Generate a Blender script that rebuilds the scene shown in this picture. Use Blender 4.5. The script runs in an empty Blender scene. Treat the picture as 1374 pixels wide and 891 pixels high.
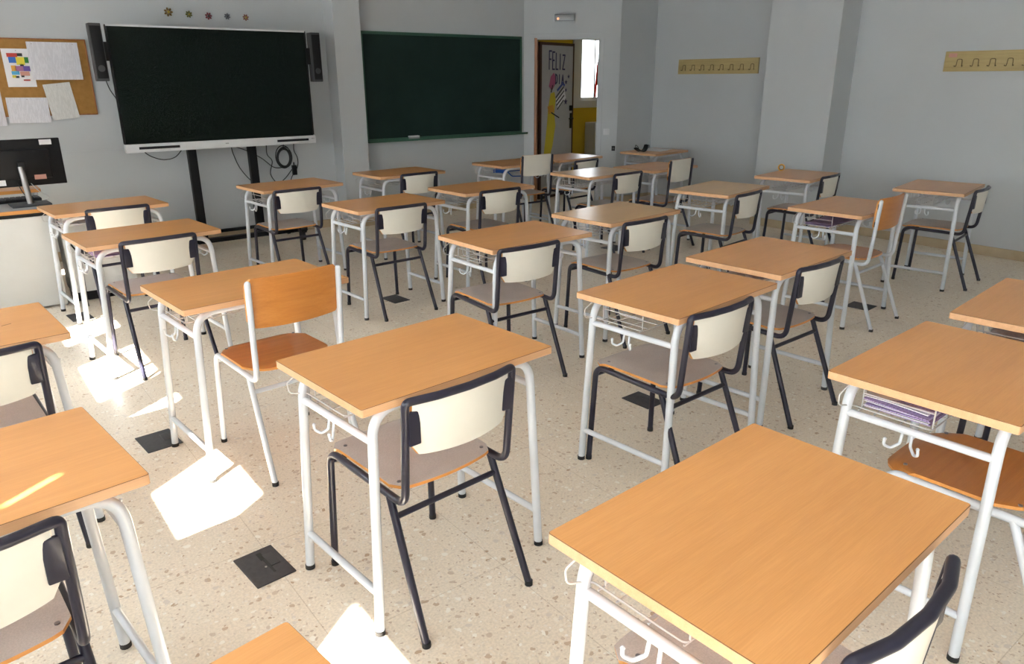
import bpy, bmesh, math, random
from mathutils import Vector, Matrix
random.seed(7)
R = math.radians
scn = bpy.context.scene
COL = scn.collection

# ------------------------------------------------------------------ materials
def new_mat(name):
    m = bpy.data.materials.new(name); m.use_nodes = True
    nt = m.node_tree
    return m, nt, nt.nodes['Principled BSDF']

def N(nt, typ, **kw):
    n = nt.nodes.new(typ)
    for k, v in kw.items(): setattr(n, k, v)
    return n

def ramp(nt, fac, stops):
    r = N(nt, 'ShaderNodeValToRGB')
    el = r.color_ramp.elements
    while len(el) < len(stops): el.new(0.5)
    for e, (p, c) in zip(el, stops):
        e.position = p; e.color = (*c, 1) if len(c) == 3 else c
    nt.links.new(fac, r.inputs['Fac'])
    return r

def bump(nt, b, height, strength, dist=0.001):
    n = N(nt, 'ShaderNodeBump'); n.inputs['Strength'].default_value = strength
    n.inputs['Distance'].default_value = dist
    nt.links.new(height, n.inputs['Height']); nt.links.new(n.outputs['Normal'], b.inputs['Normal'])

def coords(nt, scale=(1, 1, 1), rnd=False):
    tc = N(nt, 'ShaderNodeTexCoord'); mp = N(nt, 'ShaderNodeMapping')
    mp.inputs['Scale'].default_value = scale
    src = tc.outputs['Object']
    if rnd:
        oi = N(nt, 'ShaderNodeObjectInfo'); va = N(nt, 'ShaderNodeVectorMath', operation='ADD')
        sc = N(nt, 'ShaderNodeVectorMath', operation='SCALE'); sc.inputs['Scale'].default_value = 13.0
        cx = N(nt, 'ShaderNodeCombineXYZ')
        for i in range(3): nt.links.new(oi.outputs['Random'], cx.inputs[i])
        nt.links.new(cx.outputs[0], sc.inputs[0]); nt.links.new(src, va.inputs[0]); nt.links.new(sc.outputs[0], va.inputs[1])
        src = va.outputs[0]
    nt.links.new(src, mp.inputs['Vector'])
    return mp.outputs['Vector']

def noise(nt, vec, scale, detail=4, rough=.55):
    n = N(nt, 'ShaderNodeTexNoise'); n.inputs['Scale'].default_value = scale
    n.inputs['Detail'].default_value = detail; n.inputs['Roughness'].default_value = rough
    nt.links.new(vec, n.inputs['Vector']); return n.outputs['Fac']

def mixc(nt, fac, a, b, blend='MIX'):
    m = N(nt, 'ShaderNodeMix', data_type='RGBA', blend_type=blend)
    for s, v in ((m.inputs[0], fac), (m.inputs[6], a), (m.inputs[7], b)):
        if isinstance(v, (int, float)): s.default_value = v
        elif isinstance(v, tuple): s.default_value = (*v, 1)
        else: nt.links.new(v, s)
    return m.outputs[2]

def plain(name, col, rough=.5, metal=0, coat=0, spec=.5, speck=0.04):
    m, nt, b = new_mat(name)
    v = coords(nt, rnd=True)
    f = noise(nt, v, 9, 5)
    lo = tuple(max(0, c * (1 - speck)) for c in col); hi = tuple(min(1, c * (1 + speck)) for c in col)
    r = ramp(nt, f, [(.3, lo), (.7, hi)])
    nt.links.new(r.outputs[0], b.inputs['Base Color'])
    b.inputs['Roughness'].default_value = rough; b.inputs['Metallic'].default_value = metal
    b.inputs['Coat Weight'].default_value = coat; b.inputs['Coat Roughness'].default_value = .15
    b.inputs['Specular IOR Level'].default_value = spec
    return m

def wood(name, dark, mid, light, along='x', rough=.38, coat=.25, rnd=True, fine=1.0):
    m, nt, b = new_mat(name)
    sc = {'x': (1.1, 30, 30), 'z': (30, 30, 1.1), 'y': (30, 1.1, 30)}[along]
    v = coords(nt, sc, rnd)
    f = noise(nt, v, 1.6 * fine, 6, .6)
    r = ramp(nt, f, [(.25, dark), (.5, mid), (.78, light)])
    v2 = coords(nt, tuple(s * 5 for s in sc), rnd)
    f2 = noise(nt, v2, 2.5, 3)
    r2 = ramp(nt, f2, [(.42, (.90, .87, .83)), (.62, (1, 1, 1))])
    v3 = coords(nt, (1.1, 3, 3), rnd); f3 = noise(nt, v3, 1.5, 2)
    r3 = ramp(nt, f3, [(.3, (.94, .92, .9)), (.7, (1.05, 1.05, 1.05))])
    c = mixc(nt, .55, r.outputs[0], r2.outputs[0], 'MULTIPLY')
    c = mixc(nt, 1.0, c, r3.outputs[0], 'MULTIPLY')
    nt.links.new(c, b.inputs['Base Color'])
    b.inputs['Roughness'].default_value = rough
    b.inputs['Coat Weight'].default_value = coat; b.inputs['Coat Roughness'].default_value = .22
    bump(nt, b, f2, .06)
    return m

M = {}
M['beech'] = wood('beech_laminate', (.65, .305, .096), (.685, .328, .107), (.715, .35, .119), 'x', .34, .3)
M['edge_line'] = plain('glue_line', (.16, .07, .02), .5)
M['golden'] = wood('beech_corridor_tint', (.62, .37, .14), (.67, .41, .16), (.71, .44, .18), 'x', .30, .4)  # beech with the corridor's yellow light mixed into its colour
M['beech_edge'] = wood('beech_edge_band', (.60, .34, .17), (.65, .38, .20), (.70, .42, .23), 'x', .45, .1)
M['ply'] = wood('plywood_lacquered', (.50, .18, .030), (.57, .218, .040), (.62, .255, .055), 'x', .33, .3)
M['ply_edge'] = wood('plywood_edge', (.60, .25, .05), (.66, .29, .07), (.70, .33, .09), 'x', .45, .1)
M['white_tube'] = plain('white_painted_tube', (.60, .635, .68), .32, coat=.4)
M['wire'] = plain('grey_white_wire', (.50, .49, .48), .4)  # wire colour, greyer than the white tubes
M['dark_tube'] = plain('slate_painted_tube', (.017, .016, .031), .33, coat=.25, spec=.35)
M['cream'] = plain('cream_laminate', (.74, .71, .625), .42, coat=.15, speck=.03)
M['black_rubber'] = plain('black_rubber', (.012, .012, .013), .6)
M['rivet'] = plain('rivet_steel', (.25, .24, .26), .35, metal=.8)
M['black_plastic'] = plain('black_plastic', (.006, .006, .007), .5, spec=.3)
M['speaker'] = plain('speaker_grey', (.045, .047, .05), .55)
M['steel'] = plain('brushed_steel', (.45, .44, .43), .3, metal=1)
M['white_plastic'] = plain('white_plastic', (.62, .63, .64), .45)
M['white_panel'] = plain('white_panel', (.66, .67, .66), .5, speck=.02)
M['grey_top'] = plain('grey_laminate', (.30, .30, .30), .45)
M['green_frame'] = plain('green_frame', (.035, .10, .065), .45)
M['brown_wood'] = wood('brown_door_frame', (.20, .075, .022), (.30, .115, .035), (.36, .15, .05), 'z', .45, .1, False)
M['dark_brown'] = plain('dark_brown_edge', (.05, .02, .012), .5)
M['cord'] = plain('black_cord', (.01, .01, .011), .5)
M['rack_wood'] = wood('pine_rack', (.40, .31, .13), (.48, .38, .17), (.54, .43, .20), 'y', .5, .1, False)
M['hook'] = plain('brass_wire', (.16, .12, .05), .4, metal=.5)

def m_seat():
    m, nt, b = new_mat('taupe_seat_laminate')
    v = coords(nt, rnd=True)
    f = noise(nt, v, 6, 5)
    r = ramp(nt, f, [(.3, (.50, .45, .42)), (.7, (.58, .53, .50))])
    f2 = noise(nt, v, 260, 2)
    r2 = ramp(nt, f2, [(.4, (.85, .85, .85)), (.6, (1.06, 1.06, 1.06))])
    nt.links.new(mixc(nt, .6, r.outputs[0], r2.outputs[0], 'MULTIPLY'), b.inputs['Base Color'])
    b.inputs['Roughness'].default_value = .5
    return m
M['seat'] = m_seat()

def m_floor():
    m, nt, b = new_mat('terrazzo')
    v = coords(nt)
    base = ramp(nt, noise(nt, v, 1.3, 3), [(.3, (.77, .68, .555)), (.7, (.85, .765, .64))]).outputs[0]
    fine = ramp(nt, noise(nt, v, 120, 3), [(.4, (.88, .88, .88)), (.6, (1.05, 1.05, 1.05))]).outputs[0]
    c = mixc(nt, .8, base, fine, 'MULTIPLY')
    wv = N(nt, 'ShaderNodeTexNoise'); wv.inputs['Scale'].default_value = 22; nt.links.new(v, wv.inputs['Vector'])
    mx = N(nt, 'ShaderNodeVectorMath', operation='SCALE'); mx.inputs['Scale'].default_value = .035
    ad = N(nt, 'ShaderNodeVectorMath', operation='ADD')
    nt.links.new(wv.outputs['Color'], mx.inputs[0]); nt.links.new(v, ad.inputs[0]); nt.links.new(mx.outputs[0], ad.inputs[1])
    for sc, thr, cols in ((42, .42, [(.0, (.56, .43, .31)), (.16, (.62, .51, .40)), (.34, (.68, .61, .53)), (.5, (.84, .77, .66)), (.72, (.88, .84, .75)), (.94, (.50, .36, .24))]),
                          (85, .40, [(.0, (.56, .45, .35)), (.25, (.68, .60, .50)), (.55, (.80, .74, .65)), (.9, (.88, .84, .77))])):
        vo = N(nt, 'ShaderNodeTexVoronoi'); vo.inputs['Scale'].default_value = sc; vo.inputs['Randomness'].default_value = .95
        nt.links.new(ad.outputs[0], vo.inputs['Vector'])
        sep = N(nt, 'ShaderNodeSeparateColor'); nt.links.new(vo.outputs['Color'], sep.inputs[0])
        t = N(nt, 'ShaderNodeMath', operation='MULTIPLY'); nt.links.new(sep.outputs[1], t.inputs[0]); t.inputs[1].default_value = thr
        lt = N(nt, 'ShaderNodeMath', operation='LESS_THAN'); nt.links.new(vo.outputs['Distance'], lt.inputs[0]); nt.links.new(t.outputs[0], lt.inputs[1])
        cr = ramp(nt, sep.outputs[0], cols); cr.color_ramp.interpolation = 'CONSTANT'
        c = mixc(nt, lt.outputs[0], c, cr.outputs[0])
    br = N(nt, 'ShaderNodeTexBrick'); br.offset = 0; br.inputs['Scale'].default_value = 1
    br.inputs['Brick Width'].default_value = .6; br.inputs['Row Height'].default_value = .6
    br.inputs['Mortar Size'].default_value = .0016; br.inputs['Color1'].default_value = (1, 1, 1, 1)
    br.inputs['Color2'].default_value = (1, 1, 1, 1); br.inputs['Mortar'].default_value = (.80, .77, .73, 1)
    v4 = coords(nt); mp = v4.node; mp.inputs['Location'].default_value = (-.04, .13, 0)
    nt.links.new(v4, br.inputs['Vector'])
    c = mixc(nt, 1, c, br.outputs['Color'], 'MULTIPLY')
    nt.links.new(c, b.inputs['Base Color'])
    rr = ramp(nt, noise(nt, v, 3, 4), [(.3, (.30, .30, .30)), (.7, (.42, .42, .42))])
    nt.links.new(rr.outputs[0], b.inputs['Roughness'])
    return m
M['floor'] = m_floor()

def m_wall(name, a, b_, sc=1.0):
    m, nt, b = new_mat(name)
    v = coords(nt)
    r = ramp(nt, noise(nt, v, .9 * sc, 5), [(.3, a), (.7, b_)])
    nt.links.new(r.outputs[0], b.inputs['Base Color'])
    b.inputs['Roughness'].default_value = .75
    bump(nt, b, noise(nt, v, 180, 3), .12, .002)
    return m
M['wall'] = m_wall('painted_plaster', (.47, .495, .51), (.51, .535, .55))
M['ceiling'] = m_wall('ceiling_paint', (.70, .70, .69), (.74, .74, .73))
M['yellow'] = m_wall('yellow_wall', (.62, .42, .02), (.70, .48, .035), 2)
M['corr_floor'] = m_wall('corridor_floor', (.42, .44, .52), (.50, .52, .60))
M['skirting'] = m_wall('tan_skirting', (.42, .33, .21), (.52, .42, .28), 6)

def m_board():
    m, nt, b = new_mat('chalkboard_green')
    v = coords(nt)
    r = ramp(nt, noise(nt, v, 2.2, 6, .6), [(.3, (.006, .018, .015)), (.75, (.012, .03, .026))])
    nt.links.new(r.outputs[0], b.inputs['Base Color']); b.inputs['Roughness'].default_value = .6
    b.inputs['Specular IOR Level'].default_value = .25
    return m
M['board'] = m_board()
def m_screen():
    m, nt, b = new_mat('switched_off_screen')
    b.inputs['Base Color'].default_value = (.004, .007, .006, 1); b.inputs['Roughness'].default_value = .25
    b.inputs['Specular IOR Level'].default_value = .2
    v = coords(nt); f = noise(nt, v, 400, 1)
    r = ramp(nt, f, [(.4, (.002, .005, .004)), (.6, (.004, .008, .006))]); nt.links.new(r.outputs[0], b.inputs['Base Color'])
    return m
M['screen'] = m_screen()
M['cork'] = m_wall('cork', (.30, .15, .03), (.37, .19, .045), 30)

def m_plate():
    m, nt, b = new_mat('floor_box_lid')
    v = coords(nt); r = ramp(nt, noise(nt, v, 60, 4), [(.3, (.035, .036, .042)), (.7, (.055, .056, .062))])
    nt.links.new(r.outputs[0], b.inputs['Base Color']); b.inputs['Roughness'].default_value = .5
    return m
M['plate'] = m_plate()

def m_paper(name, base=(.66, .66, .70), ink=(.42, .42, .46), rows=60, axis=2):
    m, nt, b = new_mat(name)
    tc = N(nt, 'ShaderNodeTexCoord'); sp = N(nt, 'ShaderNodeSeparateXYZ'); nt.links.new(tc.outputs['Object'], sp.inputs[0])
    mu = N(nt, 'ShaderNodeMath', operation='MULTIPLY'); nt.links.new(sp.outputs[axis], mu.inputs[0]); mu.inputs[1].default_value = rows * 3.3
    fr = N(nt, 'ShaderNodeMath', operation='FRACT'); nt.links.new(mu.outputs[0], fr.inputs[0])
    gt = N(nt, 'ShaderNodeMath', operation='GREATER_THAN'); nt.links.new(fr.outputs[0], gt.inputs[0]); gt.inputs[1].default_value = .55
    v = coords(nt, (60, 60, 9) if axis == 2 else (60, 9, 60)); nz = noise(nt, v, 2, 3)
    g2 = N(nt, 'ShaderNodeMath', operation='GREATER_THAN'); nt.links.new(nz, g2.inputs[0]); g2.inputs[1].default_value = .48
    mm = N(nt, 'ShaderNodeMath', operation='MULTIPLY'); nt.links.new(gt.outputs[0], mm.inputs[0]); nt.links.new(g2.outputs[0], mm.inputs[1])
    m3 = N(nt, 'ShaderNodeMath', operation='MULTIPLY'); nt.links.new(mm.outputs[0], m3.inputs[0]); m3.inputs[1].default_value = .6
    nt.links.new(mixc(nt, m3.outputs[0], base, ink), b.inputs['Base Color']); b.inputs['Roughness'].default_value = .8
    return m
M['paper'] = m_paper('printed_paper')
M['paper_cream'] = m_paper('cream_printed_paper', (.62, .62, .60), (.42, .42, .40), 45)
M['paper_blank'] = plain('white_paper', (.74, .74, .76), .8, speck=.02)
M['paper_purple'] = m_paper('purple_worksheet', (.42, .33, .56), (.20, .16, .28), 30, 1)
M['blue_bag'] = plain('blue_plastic_folder', (.012, .09, .42), .35)
def flat(name, c, r=.6): M[name] = plain(name, c, r)
for nm, c in dict(ink_navy=(.03, .025, .09), ink_black=(.012, .01, .015), paint_pink=(.42, .10, .20), paint_yellow=(.62, .50, .04), paint_orange=(.62, .30, .04),
                  paint_blue=(.05, .08, .30), c_red=(.50, .05, .04), c_blue=(.03, .14, .48), c_yellow=(.72, .62, .05), c_green=(.03, .22, .05), c_orange=(.70, .36, .06),
                  c_mauve=(.34, .14, .26), c_violet=(.14, .09, .36), c_sky=(.08, .38, .62), c_salmon=(.58, .30, .24), c_black=(.02, .02, .02),
                  f_brown=(.14, .085, .02), f_olive=(.14, .13, .02), f_red=(.20, .035, .04), f_grey=(.09, .09, .11), f_rust=(.22, .08, .04), f_core=(.40, .30, .03)).items():
    flat(nm, c)
def m_emit(name, c, s):
    m, nt, b = new_mat(name); b.inputs['Base Color'].default_value = (*c, 1)
    b.inputs['Emission Color'].default_value = (*c, 1); b.inputs['Emission Strength'].default_value = s; return m
M['pilot'] = m_emit('pilot_light', (1, .35, .15), .25)
def m_glass(name, col=(1, 1, 1), rough=0):
    m = bpy.data.materials.new(name); m.use_nodes = True; nt = m.node_tree; nt.nodes.clear()
    o = N(nt, 'ShaderNodeOutputMaterial'); g = N(nt, 'ShaderNodeBsdfGlossy'); t = N(nt, 'ShaderNodeBsdfTransparent'); mx = N(nt, 'ShaderNodeMixShader')
    t.inputs[0].default_value = (*col, 1); g.inputs['Roughness'].default_value = .03; mx.inputs[0].default_value = .06
    nt.links.new(t.outputs[0], mx.inputs[1]); nt.links.new(g.outputs[0], mx.inputs[2]); nt.links.new(mx.outputs[0], o.inputs[0])
    return m
M['glass'] = m_glass('window_glass'); M['glass_red'] = m_glass('red_film', (.16, .012, .018)); M['glass_yellow'] = m_glass('yellow_film', (.17, .085, .01))
def m_sun_stop():
    m = bpy.data.materials.new('sun_stop_glass'); m.use_nodes = True; nt = m.node_tree; nt.nodes.clear()
    o = N(nt, 'ShaderNodeOutputMaterial'); d = N(nt, 'ShaderNodeBsdfDiffuse'); t = N(nt, 'ShaderNodeBsdfTranslucent'); mx = N(nt, 'ShaderNodeMixShader')
    t.inputs[0].default_value = (.86, .93, 1, 1); d.inputs[0].default_value = (.8, .82, .84, 1); mx.inputs[0].default_value = .5
    nt.links.new(d.outputs[0], mx.inputs[1]); nt.links.new(t.outputs[0], mx.inputs[2]); nt.links.new(mx.outputs[0], o.inputs[0]); return m
M['sun_stop'] = m_sun_stop()
M['door_paint'] = plain('door_leaf_paint', (.42, .42, .42), .5)
M['clear_plastic'] = plain('translucent_diffuser', (.27, .29, .30), .25)

# ------------------------------------------------------------------ mesh helpers
def link(name, bm, mats, parent=None, smooth=True):
    bmesh.ops.recalc_face_normals(bm, faces=bm.faces)
    me = bpy.data.meshes.new(name); bm.to_mesh(me); bm.free()
    for m in (mats if isinstance(mats, (list, tuple)) else [mats]): me.materials.append(m)
    if smooth:
        for p in me.polygons: p.use_smooth = True
        try: me.set_sharp_from_angle(angle=R(38))
        except Exception: pass
    o = bpy.data.objects.new(name, me); COL.objects.link(o)
    if parent: o.parent = parent
    return o

def tag(o, label=None, cat=None, group=None, kind=None):
    if label: o['label'] = label
    if cat: o['category'] = cat
    if group: o['group'] = group
    if kind: o['kind'] = kind
    return o

def empty(name, loc, rz=0, **kw):
    o = bpy.data.objects.new(name, None); COL.objects.link(o); o.empty_display_size = .1
    o.location = loc; o.rotation_euler = (0, 0, rz); return tag(o, **kw)

def box(bm, lo, hi, bev=0, mi=0, mat=None):
    b2 = bmesh.new()
    c = [(a + b) / 2 for a, b in zip(lo, hi)]; s = [abs(b - a) for a, b in zip(lo, hi)]
    bmesh.ops.create_cube(b2, size=1, matrix=Matrix.Translation(c) @ Matrix.Diagonal((*s, 1)))
    if bev: bmesh.ops.bevel(b2, geom=b2.edges[:], offset=bev, segments=2, affect='EDGES', profile=.6)
    merge(bm, b2, mi, mat)

def merge(bm, b2, mi=0, mat=None):
    if mat is not None: bmesh.ops.transform(b2, matrix=mat, verts=b2.verts)
    vm = {v: bm.verts.new(v.co) for v in b2.verts}
    for f in b2.faces:
        try: nf = bm.faces.new([vm[v] for v in f.verts]); nf.material_index = mi if mi else f.material_index
        except ValueError: pass
    b2.free()

def fillet(pts, rad, seg=6):
    pts = [Vector(p) for p in pts]; out = [pts[0]]
    for i in range(1, len(pts) - 1):
        r = rad[i - 1] if isinstance(rad, (list, tuple)) else rad
        a, b, c = pts[i - 1], pts[i], pts[i + 1]
        if r <= 0: out.append(b); continue
        u = (a - b).normalized(); w = (c - b).normalized()
        ang = u.angle(w); d = min(r / math.tan(ang / 2), (a - b).length * .49, (c - b).length * .49)
        p0, p2 = b + u * d, b + w * d
        for k in range(seg + 1):
            t = k / seg
            out.append(p0 * (1 - t) ** 2 + b * 2 * t * (1 - t) * 1.0 + p2 * t ** 2)
    out.append(pts[-1]); return out

def tube(bm, pts, r, n=10, cap=True, closed=False, mi=0, r2=None):
    pts = [Vector(p) for p in pts]
    q = [pts[0]]
    for p in pts[1:]:
        if (p - q[-1]).length > 1e-5: q.append(p)
    pts = q; m = len(pts); rings = []
    t0 = (pts[1] - pts[0]).normalized()
    up = Vector((0, 0, 1)) if abs(t0.z) < .9 else Vector((1, 0, 0))
    nrm = t0.cross(up).normalized()
    for i in range(m):
        if closed: t = (pts[(i + 1) % m] - pts[i - 1]).normalized()
        else: t = (pts[min(i + 1, m - 1)] - pts[max(i - 1, 0)]).normalized()
        nrm = (nrm - t * nrm.dot(t)).normalized(); bn = t.cross(nrm)
        rr = r if r2 is None else r + (r2 - r) * i / (m - 1)
        rings.append([bm.verts.new(pts[i] + (nrm * math.cos(a) + bn * math.sin(a)) * rr) for a in [2 * math.pi * k / n for k in range(n)]])
    for i in range(m if closed else m - 1):
        A, B = rings[i], rings[(i + 1) % m]
        for k in range(n):
            f = bm.faces.new((A[k], A[(k + 1) % n], B[(k + 1) % n], B[k])); f.material_index = mi
    if cap and not closed:
        for ring in (rings[0], rings[-1]):
            f = bm.faces.new(ring); f.material_index = mi

def tube_obj(name, pts, r, mat, parent=None, n=10, **kw):
    bm = bmesh.new(); tube(bm, pts, r, n, **kw); return link(name, bm, mat, parent)

def slab(bm, w, d, z0, z1, rc=.015, seg=4, bev=.0012, rim=1, line=None):
    """rounded-corner board, top/bottom material 0, rim material `rim`"""
    out = []
    for cx, cy, a0 in ((w / 2 - rc, d / 2 - rc, 0), (-w / 2 + rc, d / 2 - rc, 90), (-w / 2 + rc, -d / 2 + rc, 180), (w / 2 - rc, -d / 2 + rc, 270)):
        for k in range(seg + 1):
            a = R(a0 + 90 * k / seg); out.append((cx + rc * math.cos(a), cy + rc * math.sin(a), cx, cy, math.cos(a), math.sin(a)))
    def ring(z, ins): return [bm.verts.new((x - ca * ins, y - sa * ins, z)) for x, y, cx, cy, ca, sa in out]
    rs = [ring(z0, bev), ring(z0 + bev, 0), ring(z1 - bev, 0), ring(z1, bev)]
    n = len(out)
    for j in range(3):
        for k in range(n):
            f = bm.faces.new((rs[j][k], rs[j][(k + 1) % n], rs[j + 1][(k + 1) % n], rs[j + 1][k])); f.material_index = line if (line is not None and j == 2) else rim
    bm.faces.new(rs[3]).material_index = 0; bm.faces.new(rs[0]).material_index = 0

def sheet(bm, fn, nu, nv, th, rim=1):
    """solid sheet from fn(u,v)->(point, normal) with thickness along normal"""
    F, B = [], []
    for i in range(nu + 1):
        fr, br = [], []
        for j in range(nv + 1):
            p, nn = fn(i / nu, j / nv); p = Vector(p); nn = Vector(nn).normalized()
            fr.append(bm.verts.new(p + nn * th / 2)); br.append(bm.verts.new(p - nn * th / 2))
        F.append(fr); B.append(br)
    for i in range(nu):
        for j in range(nv):
            bm.faces.new((F[i][j], F[i + 1][j], F[i + 1][j + 1], F[i][j + 1]))
            bm.faces.new((B[i][j], B[i][j + 1], B[i + 1][j + 1], B[i + 1][j]))
    def side(a, b, c, d): bm.faces.new((a, b, c, d)).material_index = rim
    for i in range(nu):
        side(F[i][0], B[i][0], B[i + 1][0], F[i + 1][0]); side(F[i][nv], F[i + 1][nv], B[i + 1][nv], B[i][nv])
    for j in range(nv):
        side(F[0][j], F[0][j + 1], B[0][j + 1], B[0][j]); side(F[nu][j], B[nu][j], B[nu][j + 1], F[nu][j + 1])

def split(path, test):
    """split polyline where test(point) label changes; neighbours share the boundary point"""
    out, cur, lab = [], [path[0]], test(path[0])
    for p in path[1:]:
        l = test(p)
        if l != lab: cur.append(p); out.append((lab, cur)); cur = [p]; lab = l
        else: cur.append(p)
    out.append((lab, cur)); return out

def dens(pts, step=.03):
    out = [Vector(pts[0])]
    for a, b in zip(pts, pts[1:]):
        a, b = Vector(a), Vector(b); n = max(1, int((b - a).length / step))
        for k in range(1, n + 1): out.append(a.lerp(b, k / n))
    return out

def copy_tree(o, parent=None):
    c = o.copy(); COL.objects.link(c)
    if parent is not None: c.parent = parent
    for ch in list(o.children): copy_tree(ch, c)
    return c

# ------------------------------------------------------------------ school desk
def cap_foot(x, y, r, parent):
    bm = bmesh.new(); tube(bm, [(x, y, 0), (x, y, .004), (x, y, .016)], r, 12)
    return link('rubber_foot', bm, M['black_rubber'], parent)

def make_desk():
    root = empty('school_desk', (0, 0, 0))
    bm = bmesh.new(); slab(bm, .70, .488, .717, .741, .007, 3, .0012, 1, 2)
    link('desktop', bm, [M['beech'], M['beech_edge'], M['edge_line']], root)
    W0, W1, Y0, Y1, ZT = .326, .292, .212, .196, .702
    def leg_at(sx, sy, z): t = z / ZT; return Vector((sx * (W0 + (W1 - W0) * t), sy * (Y0 + (Y1 - Y0) * t), z))
    for sy in (-1, 1):
        path = fillet([leg_at(-1, sy, .008), (-W1, sy * Y1, ZT), (W1, sy * Y1, ZT), leg_at(1, sy, .008)], .085, 8)
        k = [i for i, p in enumerate(path) if p.z > ZT - 1e-4 or i in (9, len(path) - 10)]
        a, b = 9, len(path) - 10
        for nm, seg, sx in (('leg', path[:a + 1], -1), ('top_rail', path[a:b + 1], 0), ('leg', path[b:], 1)):
            o = tube_obj(nm, seg, .0145, M['white_tube'], root, 12)
            if nm == 'leg': cap_foot(leg_at(sx, sy, 0).x, leg_at(sx, sy, 0).y, .0158, o)
    for sx in (-1, 1):
        tube_obj('side_rail', [leg_at(sx, -1, .612), leg_at(sx, 1, .612)], .0115, M['white_tube'], root)
        tube_obj('foot_rail', [leg_at(sx, -1, .137), leg_at(sx, 1, .137)], .0115, M['white_tube'], root)
        bm = bmesh.new(); x = sx * .298
        for s in (1, -1):
            tube(bm, fillet([(x, .02 + s * .012, .612), (x + sx * .006, .02 + s * .014, .572), (x + sx * .020, .02 + s * .032, .556), (x + sx * .034, .02 + s * .046, .566), (x + sx * .036, .02 + s * .044, .584)], .012, 4), .0042, 8)
            b2 = bmesh.new(); bmesh.ops.create_icosphere(b2, subdivisions=1, radius=.0058, matrix=Matrix.Translation((x + sx * .036, .02 + s * .044, .585))); merge(bm, b2)
        link('bag_hook', bm, M['white_tube'], root)
    bm = bmesh.new(); w = .0023; zb = .628
    for i in range(8):
        x = -.238 + i * .068
        tube(bm, fillet([(x, -.03, zb), (x, .165, zb), (x, .182, .716)], .02, 3), w, 6)
    for y, ex in ((-.03, .286), (.045, .29), (.12, .29), (.165, .29)):
        tube(bm, [(-ex, y, zb - .003), (ex, y, zb - .003)], w, 6)
    for sx in (-1, 1):
        tube(bm, fillet([(sx * .262, -.03, zb - .003), (sx * .285, -.03, zb + .002), (sx * .285, .185, zb + .004), (sx * .335, .205, zb + .012), (sx * .340, .205, .675), (sx * .295, .19, .712)], .015, 4), w, 6)
        tube(bm, fillet([(sx * .27, -.03, zb + .045), (sx * .27, .165, zb + .045)], .01, 2), w, 6)
        for y in (-.03, .165): tube(bm, [(sx * .27, y, zb - .003), (sx * .27, y, .717)], w, 6)
    link('wire_basket', bm, M['wire'], root)
    return root

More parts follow.
